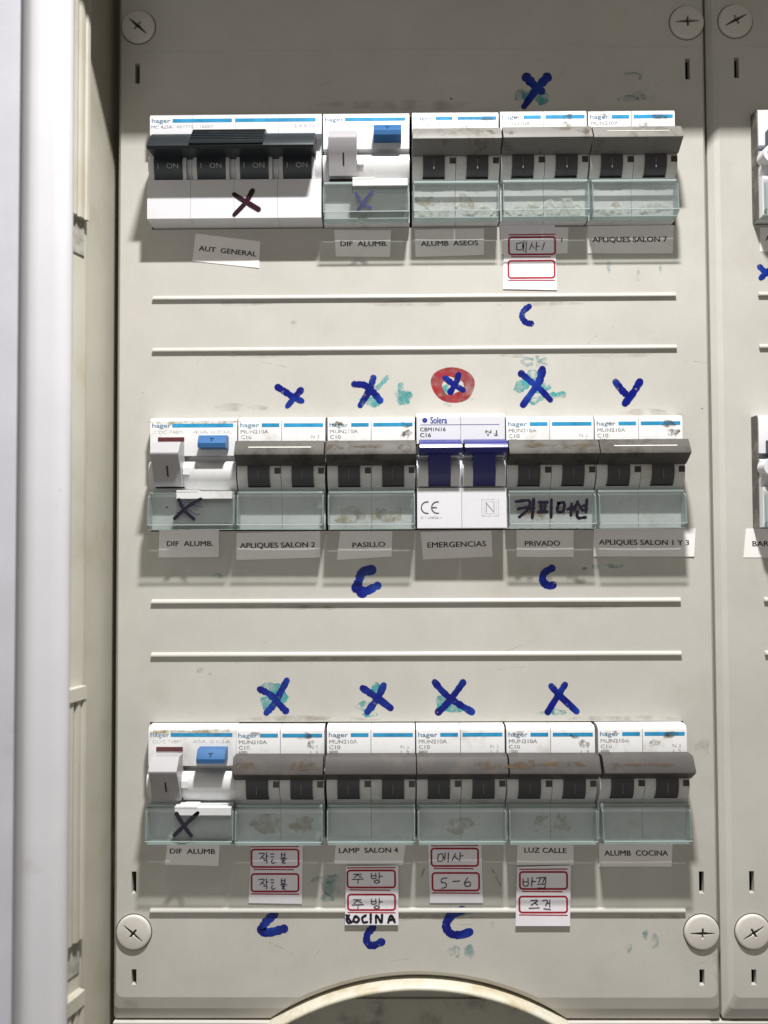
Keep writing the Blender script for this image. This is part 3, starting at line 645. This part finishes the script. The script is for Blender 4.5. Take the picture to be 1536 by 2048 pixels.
smear('teal_faint', [bl(Z6, 1215, 1312, 1.1, 2.0), bl(Z6, 1135, 1378, 1.0, 2.2), bl(Z6, 1262, 1345, 1.8, 3.0), bl(Z6, 270, 1395, 2.4, 2.6), bl(Z6, 345, 1395, 2.2, 2.6), bl(Z6, 280, 1200, 6, 2)])
smear('teal_faint', [bl(Z4, 1065, 1020, 3.6, .9), bl(Z4, 970, 1024, 1.8, .9), bl(Z4, 915, 1034, 1.2, .6), bl(Z3, 530, 1070, 2.4, 1.2)])
smear('teal_faint', [bl(Z5, 1060, 1040, 4.4, 2.0), bl(Z5, 1100, 1070, 4.0, 5.4), bl(Z5, 1075, 1130, 2.6, 1.6)]); smear('teal_faint', [bl(Z2, 1035, 1000, .8, 3), bl(Z2, 1180, 1040, .6, 2.4), bl(Z2, 1290, 1010, .6, 2)])
smear('teal_faint', [], [P(Z6, 455, 985, 500, 1070), P(Z6, 120, 985, 108, 1020)], .8)
mark('marker_dot', 'marker_black', [], 1, None, [bl(Z2, 253, 167, .4, .4), bl(Z4, 1497, 240, .3, .2)])
B1 = 3.0
mark('marker_cross', 'marker', [dict(p=P(Z2, 628, 62, 660, 95, 700, 128), w=3.1, t=(1, .8)), dict(p=P(Z2, 728, 62, 680, 115, 640, 170, 615, 205), w=3.0, t=(1, .65))], B1, 'blue cross above the top row')
mark('marker_check', 'marker', [[(1058, 613), (1047, 622), (1044, 634), (1052, 645), (1062, 647)]], 1.9, 'small blue C between the upper ridges')
mark('marker_cross', 'marker', [P(Z3, 832, 135, 872, 160, 915, 188, 950, 203), dict(p=P(Z3, 945, 150, 915, 185, 878, 230), t=(1.1, .8))], 2.0, 'leftmost blue check above the middle row')
mark('marker_cross', 'marker', [P(Z3, 1212, 120, 1262, 125, 1300, 155, 1338, 200), P(Z3, 1305, 88, 1285, 150, 1240, 225)], 2.1, 'blue cross above the PASILLO breaker')
rg = ink_on('marker_ring', cvL, offL, 'red', [], .05, 1, label='red ring with a cross inside')
bm = bmesh.new(); n_ = 48; vo = []; vi = []
for i in range(n_):
    a = 2 * math.pi * i / n_; px, py = Z4(262 + 108 * (1 + .05 * math.sin(3 * a)) * math.cos(a) - 6 * math.sin(a), 124 - 92 * math.sin(a) * (1 + .04 * math.cos(2 * a)))[0]; q = un(px, py)
    vo.append(bm.verts.new((*q, .05))); px, py = Z4(262 + 54 * math.cos(a), 128 - 42 * math.sin(a) * (1 + .2 * math.cos(3 * a)))[0]; q = un(px, py); vi.append(bm.verts.new((*q, .05)))
for i in range(n_): bm.faces.new((vo[i], vo[(i + 1) % n_], vi[(i + 1) % n_], vi[i]))
bpy.data.objects.remove(rg); rg = flat('marker_ring', bm, 'red', cvL, offL); rg['label'] = 'red ring with a cross inside'
mark('marker_cross', 'marker', [P(Z4, 222, 88, 262, 118, 312, 148), P(Z4, 290, 72, 278, 110, 250, 158)], 1.9, 'dark blue cross inside the red ring', z=.09)
smear('teal', [bl(Z4, 228, 150, 2.0, 2.0)]); smear('teal_faint', [bl(Z4, 232, 222, 1.8, .9), bl(Z4, 350, 196, 1.4, .9)])
mark('marker_cross', 'marker', [dict(p=P(Z4, 602, 68, 650, 108, 700, 150, 745, 198), t=(1, .85)), dict(p=P(Z4, 706, 45, 690, 105, 650, 165, 610, 222), t=(1.15, .9))], 2.2, 'blue cross above the PRIVADO breaker')
mark('marker_check', 'marker', [P(Z4, 1068, 108, 1100, 150, 1135, 182), P(Z4, 1188, 108, 1160, 155, 1115, 215)], 2.2, 'blue letter V above the rightmost breaker of the middle row')
mark('marker_check', 'marker', [dict(p=P(Z3, 1295, 1040, 1250, 1052, 1235, 1090, 1225, 1130, 1260, 1148, 1325, 1118), w=3.0, t=(1, .8)), dict(p=P(Z3, 1225, 1128, 1250, 1150), w=3.4)], 2.7, 'thick blue C under the PASILLO label')
mark('marker_check', 'marker', [P(Z4, 752, 1032, 715, 1055, 708, 1095, 735, 1118, 758, 1115)], 2.4, 'blue C under the PRIVADO label')
mark('marker_cross', 'marker', [P(Z5, 742, 95, 790, 120, 830, 160, 870, 202), P(Z5, 876, 52, 845, 110, 812, 170, 775, 212)], 2.1, 'blue cross at the left above the bottom row')
mark('marker_cross', 'marker', [P(Z5, 1252, 90, 1310, 128, 1390, 188), P(Z5, 1356, 76, 1325, 140, 1275, 208)], 2.2, 'blue cross above the LAMP SALON 4 breaker')
mark('marker_cross', 'marker', [P(Z6, 172, 60, 215, 110, 270, 155, 355, 207), P(Z6, 312, 62, 270, 120, 225, 175, 190, 208)], 2.1, 'large blue cross above the bottom row')
mark('marker_cross', 'marker', [P(Z6, 750, 80, 790, 125, 875, 205), P(Z6, 818, 72, 780, 130, 732, 208)], 2.0, 'blue cross above the LUZ CALLE breaker')
mark('marker_check', 'marker', [P(Z5, 812, 1212, 772, 1250, 750, 1292, 790, 1300, 862, 1282)], 2.6, 'blue L below the bottom row at left')
mark('marker_check', 'marker', [[(746, 1855), (735, 1868), (734, 1884), (745, 1891), (763, 1884)]], 2.3, 'blue L under the word COCINA')
mark('marker_check', 'marker', [P(Z6, 308, 1190, 258, 1212, 228, 1262, 250, 1305, 300, 1312, 345, 1298)], 2.6, 'blue C right of centre below the bottom row')
ink_on('marker_cross', cvR, offR, 'marker', [[(1520, 534), (1532, 545), (1545, 548)], [(1538, 540), (1522, 556)]], .06, 1.8)
# grime spots on the cover
gr = [(588, 645, 1.4, .8), (1405, 1495, 3.0, 3.4), (1170, 735, .4, .3), (420, 1348, .8, .6), (400, 1340, 1.2, 1.4), (700, 1980, .5, .6), (985, 1849, .6, 1.4)]
smear('grime_faint', gr, name='stain', z=.012)
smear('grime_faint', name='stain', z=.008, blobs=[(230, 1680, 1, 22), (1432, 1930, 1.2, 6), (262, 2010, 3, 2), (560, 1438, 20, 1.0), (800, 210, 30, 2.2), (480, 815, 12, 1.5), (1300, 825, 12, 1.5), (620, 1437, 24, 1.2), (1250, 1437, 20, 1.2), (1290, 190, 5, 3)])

rs = random.Random(3)
for i in range(26):
    px, py = rs.uniform(250, 1400), rs.choice((rs.uniform(610, 820), rs.uniform(1205, 1430), rs.uniform(1840, 1980), rs.uniform(110, 215)))
    a = rs.uniform(-.9, .9); L_ = rs.uniform(10, 60)
    ink_on('scratch', cvL, offL, 'scratch', [[(px, py), (px + L_ * math.cos(a) / 2, py + L_ * math.sin(a) / 2 + rs.uniform(-3, 3)), (px + L_ * math.cos(a), py + L_ * math.sin(a))]], .006, rs.uniform(.12, .3))
for i in range(22):
    ink_on('speck', cvL, offL, 'grime', [], .007, 1, blobs=[(rs.uniform(245, 1410), rs.uniform(470, 1990), rs.uniform(.12, .3), rs.uniform(.1, .25))])
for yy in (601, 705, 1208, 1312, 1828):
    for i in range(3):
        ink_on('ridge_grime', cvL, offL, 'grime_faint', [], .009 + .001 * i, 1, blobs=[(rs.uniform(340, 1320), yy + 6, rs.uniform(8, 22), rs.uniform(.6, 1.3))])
# ------------------------------------------------------------------ ink on the breakers
def on_thing(name, o, mat, strokes, z, wd, label=None, jit=.15, blobs=()): return ink_on(name, o, child_off(o), mat, strokes, z, wd, jit, label, blobs=blobs)
def rel_ink(name, o, mat, strokes, z, wd, **k):
    off = child_off(o); dz = o.location.y / S
    b = bmesh.new()
    for i, st in enumerate(strokes):
        tp = None; ww = wd
        if isinstance(st, dict): tp = st.get('t'); ww = st.get('w', wd); st = st['p']
        ribbon(b, [(un(px, py, z)[0] + off[0], un(px, py, z)[1] + off[1]) for px, py in st], ww, z + .012 * i, k.get('jit', .12), taper=tp)
    for i, (px, py, rx, ry) in enumerate(k.get('blobs', ())):
        q = un(px, py, z); blob(b, q[0] + off[0], q[1] + off[1], rx, ry, z + .012 * (i + 4))
    return flat(name, b, mat, o)
rel_ink('marker_cross', mb, 'marker_brown', [dict(p=P(Z1, 615, 640, 665, 672, 735, 714), t=(1, 1.1)), dict(p=P(Z1, 706, 622, 672, 680, 615, 742), t=(1.1, .9))], 9.45, 1.9)
ZW = 11.6
rel_ink('marker_cross', cb['a2'], 'marker_pale', [P(Z1, 1218, 635, 1250, 685, 1292, 708), P(Z1, 1300, 625, 1262, 670, 1230, 715)], ZW, 1.1)
rel_ink('marker_cross', cb['b1'], 'marker_black', [P(Z3, 320, 785, 380, 730, 450, 688), P(Z3, 342, 692, 365, 740, 415, 788)], ZW, 1.35, blobs=[bl(Z3, 282, 730, .5, .3), bl(Z3, 440, 765, .3, .3)])
rel_ink('marker_scribble', cb['b1'], 'marker_pale', [P(Z3, 345, 715, 430, 770), P(Z3, 375, 690, 350, 765), P(Z3, 415, 720, 455, 730), P(Z3, 330, 755, 400, 765)], ZW - .05, .4)
rel_ink('marker_cross', cb['c1'], 'marker_black', [P(Z5, 320, 818, 375, 765, 435, 708), P(Z5, 330, 712, 365, 770, 402, 820)], ZW, 1.6)
hg = [P(Z4, 575, 702, 640, 698, 632, 740, 592, 778), P(Z4, 585, 738, 640, 728), P(Z4, 662, 690, 655, 782), P(Z4, 640, 735, 662, 735),
      P(Z4, 690, 705, 728, 705), P(Z4, 698, 708, 700, 752), P(Z4, 718, 708, 716, 752), P(Z4, 684, 755, 730, 752), P(Z4, 750, 692, 748, 780),
      P(Z4, 785, 710, 780, 750, 808, 748, 812, 708, 785, 710), P(Z4, 830, 740, 862, 728), P(Z4, 850, 712, 846, 770),
      P(Z4, 880, 700, 862, 742), P(Z4, 882, 712, 905, 745), P(Z4, 925, 692, 920, 755), P(Z4, 905, 722, 922, 722), P(Z4, 878, 752, 880, 782, 918, 780)]
rel_ink('handwriting', cb['b5'], 'marker_black', hg, ZW, 1.25, jit=.2)

# ------------------------------------------------------------------ paper labels and stickers
def paper(name, label, corners, z=.12, mat='paper', curl=0.0, group='paper labels under the breakers'):
    q = [un(x, y, z) for x, y in corners]                    # top left, top right, bottom right, bottom left
    cx = sum(p[0] for p in q) / 4; cy = sum(p[1] for p in q) / 4
    o = empty(name, label, 'label' if name == 'paper_label' else 'sticker', (cx, cy, 0), group)
    def f(b):
        nx = 8; top = []
        for i in range(nx + 1):
            t = i / nx; a = Vector(q[0]).lerp(Vector(q[1]), t); d = Vector(q[3]).lerp(Vector(q[2]), t)
            zt = z + curl * (abs(2 * t - 1) ** 3); top.append((a, d, zt))
        for dz, flip in ((0, 0), (-.1, 1)):
            vv = [(b.verts.new((a.x - cx, a.y - cy, zt + dz)), b.verts.new((d.x - cx, d.y - cy, zt + dz + curl * .3))) for a, d, zt in top]
            for i in range(nx): b.faces.new((vv[i][0], vv[i + 1][0], vv[i + 1][1], vv[i][1]))
            if dz == 0: v0 = vv
        for i in range(nx):
            for j in (0, 1): b.faces.new((v0[i][j], v0[i + 1][j], vv[i + 1][j], vv[i][j]))
        b.faces.new((v0[0][0], v0[0][1], vv[0][1], vv[0][0])); b.faces.new((v0[-1][0], v0[-1][1], vv[-1][1], vv[-1][0]))
    solid('paper_sheet', f, mat, o)
    return o, (cx, cy)
def typed(o, c, s, p0, p1, h=2.0, z=.2, bold=.009, mat='type_black'):      # words from pixel p0 to pixel p1 along the baseline centre
    a = un(*p0, z); d = un(*p1, z); wd = math.hypot(d[0] - a[0], d[1] - a[1]); ang = math.atan2(d[1] - a[1], d[0] - a[0])
    b = bmesh.new(); text_bm(b, s, a[0] - c[0], a[1] - c[1], h, z, wd if len(s) > 1 else None, bold, ang); flat('typed_words', b, mat, o)
tl = [
 ('AUT  GENERAL', [(391, 467), (521, 483), (518, 536), (385, 522)], (398, 496), (513, 508), 2.1, .08),
 ('DIF  ALUMB.', [(668, 460), (782, 461), (780, 514), (672, 513)], (681, 487), (775, 487), 2.1, .1),
 ('ALUMB  ASEOS', [(829, 460), (968, 457), (968, 510), (831, 514)], (842, 487), (956, 485), 2.1, .1),
 ('1', [(1000, 450), (1137, 455), (1135, 507), (1003, 508)], (1123, 480), (1127, 480), 1.9, .0),
 ('APLIQUES SALON 7', [(1175, 452), (1348, 450), (1345, 507), (1175, 507)], (1185, 479), (1334, 478), 2.2, .1),
 ('DIF  ALUMB.', [(319, 1060), (438, 1060), (438, 1114), (317, 1115)], (334, 1087), (426, 1087), 2.1, .1),
 ('APLIQUES SALON 2', [(473, 1066), (641, 1062), (641, 1115), (473, 1120)], (480, 1091), (630, 1089), 2.1, .15),
 ('PASILLO', [(680, 1062), (785, 1062), (783, 1113), (674, 1120)], (705, 1090), (770, 1088), 2.0, .1),
 ('EMERGENCIAS', [(841, 1064), (983, 1061), (985, 1113), (846, 1119)], (855, 1090), (972, 1087), 2.2, .1),
 ('PRIVADO', [(1033, 1060), (1147, 1060), (1147, 1114), (1033, 1114)], (1050, 1087), (1120, 1086), 2.1, .1),
 ('APLIQUES SALON 1 Y 3', [(1188, 1057), (1391, 1057), (1388, 1113), (1186, 1113)], (1198, 1084), (1378, 1085), 2.1, .2),
 ('DIF  ALUMB', [(335, 1686), (440, 1686), (437, 1732), (330, 1729)], (340, 1702), (430, 1703), 2.0, .1),
 ('LAMP  SALON 4', [(672, 1686), (812, 1686), (806, 1730), (668, 1728)], (678, 1701), (796, 1700), 2.0, .1),
 ('LUZ CALLE', [(1035, 1686), (1147, 1686), (1147, 1730), (1033, 1730)], (1049, 1700), (1133, 1701), 2.0, .1),
 ('ALUMB  COCINA', [(1198, 1686), (1345, 1686), (1343, 1733), (1198, 1733)], (1209, 1706), (1336, 1706), 2.1, .1)]
lab = ['tilted paper label reading AUT GENERAL under the black main lever', 'paper label reading DIF ALUMB in the top row', 'paper label reading ALUMB ASEOS',
 'paper label mostly covered by the red framed sticker, only a 1 showing', 'wide paper label reading APLIQUES SALON 7', 'paper label reading DIF ALUMB in the middle row',
 'paper label reading APLIQUES SALON 2', 'paper label reading PASILLO', 'paper label reading EMERGENCIAS under the navy breaker', 'paper label reading PRIVADO',
 'widest paper label reading APLIQUES SALON 1 Y 3', 'paper label reading DIF ALUMB in the bottom row', 'paper label reading LAMP SALON 4', 'paper label reading LUZ CALLE', 'paper label reading ALUMB COCINA']
for (s, cs, p0, p1, h, cz), lb in zip(tl, lab):
    o, c = paper('paper_label', lb, cs, .14, 'paper', cz); typed(o, c, s, p0, p1, h, .14 + .06 + (cz if s.startswith('AUT') or len(s) < 3 else cz * .6))
o, c = paper('paper_label', 'paper label reading BAR cut off by the right edge of the photo', [(1492, 1057), (1560, 1057), (1560, 1115), (1487, 1115)], .14); typed(o, c, 'BARRA', (1505, 1087), (1561, 1087), 2.1, .2)
o, c = paper('paper_label', 'sliver of a paper label reading A at the right edge, top row', [(1520, 455), (1590, 455), (1590, 503), (1520, 503)], .14); typed(o, c, 'AL', (1531, 476), (1548, 476), 2.1, .2)

def sticker(label, cs, frames, writing, mat='pen', ww=.42, z=.34, extra=()):
    o, c = paper('framed_sticker', label, cs, z, 'paper_white', .0, 'red framed handwritten stickers'); zz = z + .05
    b = bmesh.new(); k = 0
    for (x0, y0, x1, y1, top2, bot2) in frames:
        q0 = un(x0, y1, zz); q1 = un(x1, y0, zz)
        ribbon(b, [(p[0] - c[0], p[1] - c[1]) for p in rect(q0[0], q1[0], q0[1], q1[1], 1.1)], .75, zz, closed=True, smooth=False)
        if top2: ribbon(b, [(q0[0] - c[0], q1[1] + 1.05 - c[1]), (q1[0] - c[0], q1[1] + 1.15 - c[1])], .45, zz, smooth=False)
        if bot2: ribbon(b, [(q0[0] + (0 if bot2 > 1 else 1) - c[0], q0[1] - .95 - c[1]), (q1[0] - (0 if bot2 > 1 else 2) - c[0], q0[1] - 1.1 - c[1])], .45, zz, smooth=False)
    flat('red_frame', b, 'red_print', o)
    b = bmesh.new()
    for i, st in enumerate(writing): ribbon(b, [(un(px, py, zz)[0] - c[0], un(px, py, zz)[1] - c[1]) for px, py in st], ww, zz + .02 + .004 * i, .1)
    if writing: flat('handwriting', b, mat, o)
    for name, m2, sts, w2 in extra:
        b = bmesh.new()
        for i, st in enumerate(sts): ribbon(b, [(un(px, py, zz)[0] - c[0], un(px, py, zz)[1] - c[1]) for px, py in st], w2, zz + .03 + .004 * i, .2)
        flat(name, b, m2, o)
    return o
sticker('tall red framed sticker hanging under the top row, its lower box empty', [(1008, 451), (1110, 449), (1114, 580), (1006, 578)],
 [(1018, 474, 1110, 509, 1, 1), (1017, 521, 1109, 556, 0, 2)],
 [P(Z2, 578, 885, 578, 915), P(Z2, 578, 885, 606, 882, 604, 914, 578, 915), P(Z2, 606, 898, 615, 898), P(Z2, 614, 872, 612, 922), P(Z2, 626, 875, 624, 930), P(Z2, 655, 880, 642, 915), P(Z2, 652, 892, 665, 908), P(Z2, 676, 878, 674, 920), P(Z2, 676, 898, 688, 898), P(Z2, 716, 880, 704, 918)], 'pen_black', .38)
def han1(f, y, s=1.0):
    return [f(738, y - 20, 765, y - 20, 745, y + 5), f(752, y - 5, 766, y + 6), f(775, y - 24, 774, y + 8), f(774, y - 8, 783, y - 8), f(762, y + 14, 778, y + 14, 776, y + 28),
            f(795, y - 18, 812, y - 18), f(797, y - 4, 812, y - 4), f(804, y + 8, 804, y + 14), f(800, y + 16, 804, y + 28, 818, y + 24), f(850, y - 24, 850, y - 2, 866, y - 2, 866, y - 24), f(850, y - 14, 866, y - 14), f(845, y + 6, 876, y + 6), f(852, y + 14, 866, y + 14, 853, y + 24, 868, y + 28)]
sticker('red framed sticker with violet handwriting in both boxes, second in the bottom row', [(503, 1686), (606, 1686), (604, 1808), (497, 1806)],
 [(503, 1699, 597, 1734, 1, 1), (503, 1748, 597, 1783, 0, 2)], han1(Z5, 930) + han1(Z5, 1058), 'pen', .4)
def jubang(f, y): return [f(1205, y - 18, 1245, y - 18), f(1228, y - 18, 1210, y), f(1228, y - 12, 1248, y - 2), f(1200, y + 8, 1256, y + 6), f(1230, y + 8, 1228, y + 26), f(1295, y - 22, 1297, y + 2, 1318, y, 1316, y - 22), f(1297, y - 10, 1317, y - 10), f(1334, y - 26, 1333, y + 6), f(1334, y - 8, 1350, y - 8), f(1322, y + 10, 1308, y + 18, 1322, y + 26, 1336, y + 18, 1322, y + 10)]
coc = [P(Z5, 1185, 1215, 1172, 1230, 1180, 1252, 1200, 1248), P(Z5, 1172, 1215, 1195, 1250), P(Z5, 1215, 1220, 1206, 1240, 1222, 1250, 1234, 1234, 1218, 1218), P(Z5, 1268, 1215, 1250, 1228, 1256, 1250, 1275, 1248), P(Z5, 1292, 1212, 1292, 1250), P(Z5, 1318, 1252, 1320, 1215, 1345, 1250, 1348, 1214), P(Z5, 1378, 1252, 1392, 1215, 1412, 1250), P(Z5, 1384, 1238, 1408, 1236)]
sticker('red framed sticker with COCINA written in black on its lower edge', [(692, 1732), (797, 1731), (797, 1850), (690, 1850)],
 [(695, 1741, 790, 1775, 1, 1), (696, 1789, 790, 1820, 0, 2)], jubang(Z5, 1030) + [s for s in jubang(Z5, 1156)], 'pen_black', .38, 1.12, [('handwriting', 'marker_black', coc, .95)])
sticker('red framed sticker reading 5-6, fourth in the bottom row', [(856, 1686), (963, 1686), (966, 1806), (860, 1806)],
 [(863, 1697, 956, 1732, 1, 1), (865, 1746, 958, 1781, 0, 2)],
 [P(Z6, 190, 915, 188, 945, 212, 942, 210, 912, 190, 915), P(Z6, 212, 928, 222, 928), P(Z6, 224, 905, 222, 945), P(Z6, 240, 905, 238, 952), P(Z6, 275, 910, 258, 945), P(Z6, 272, 925, 288, 940), P(Z6, 298, 905, 296, 945), P(Z6, 297, 922, 312, 920),
  P(Z6, 232, 1030, 208, 1035, 206, 1052, 226, 1056, 228, 1075, 206, 1082), P(Z6, 262, 1048, 296, 1045), P(Z6, 335, 1030, 320, 1055, 328, 1072, 348, 1068, 344, 1050, 322, 1056)], 'pen_black', .42)
sticker('red framed sticker below the LUZ CALLE label, crossing the ridge', [(1034, 1734), (1142, 1731), (1140, 1852), (1031, 1852)],
 [(1040, 1744, 1134, 1778, 1, 1), (1039, 1793, 1134, 1825, 0, 2)],
 [P(Z6, 610, 1035, 612, 1068, 634, 1066, 634, 1032), P(Z6, 612, 1050, 634, 1050), P(Z6, 655, 1028, 652, 1072), P(Z6, 653, 1048, 672, 1048), P(Z6, 678, 1032, 695, 1030, 688, 1052), P(Z6, 700, 1030, 716, 1030, 708, 1052), P(Z6, 722, 1025, 722, 1058), P(Z6, 682, 1062, 716, 1062, 715, 1080, 684, 1080),
  P(Z6, 648, 1142, 682, 1142, 650, 1165), P(Z6, 666, 1152, 682, 1164), P(Z6, 640, 1180, 690, 1178), P(Z6, 706, 1142, 730, 1142, 722, 1168), P(Z6, 742, 1138, 742, 1175), P(Z6, 728, 1155, 742, 1155), P(Z6, 712, 1182, 745, 1186)], 'pen_black', .42, 1.12)
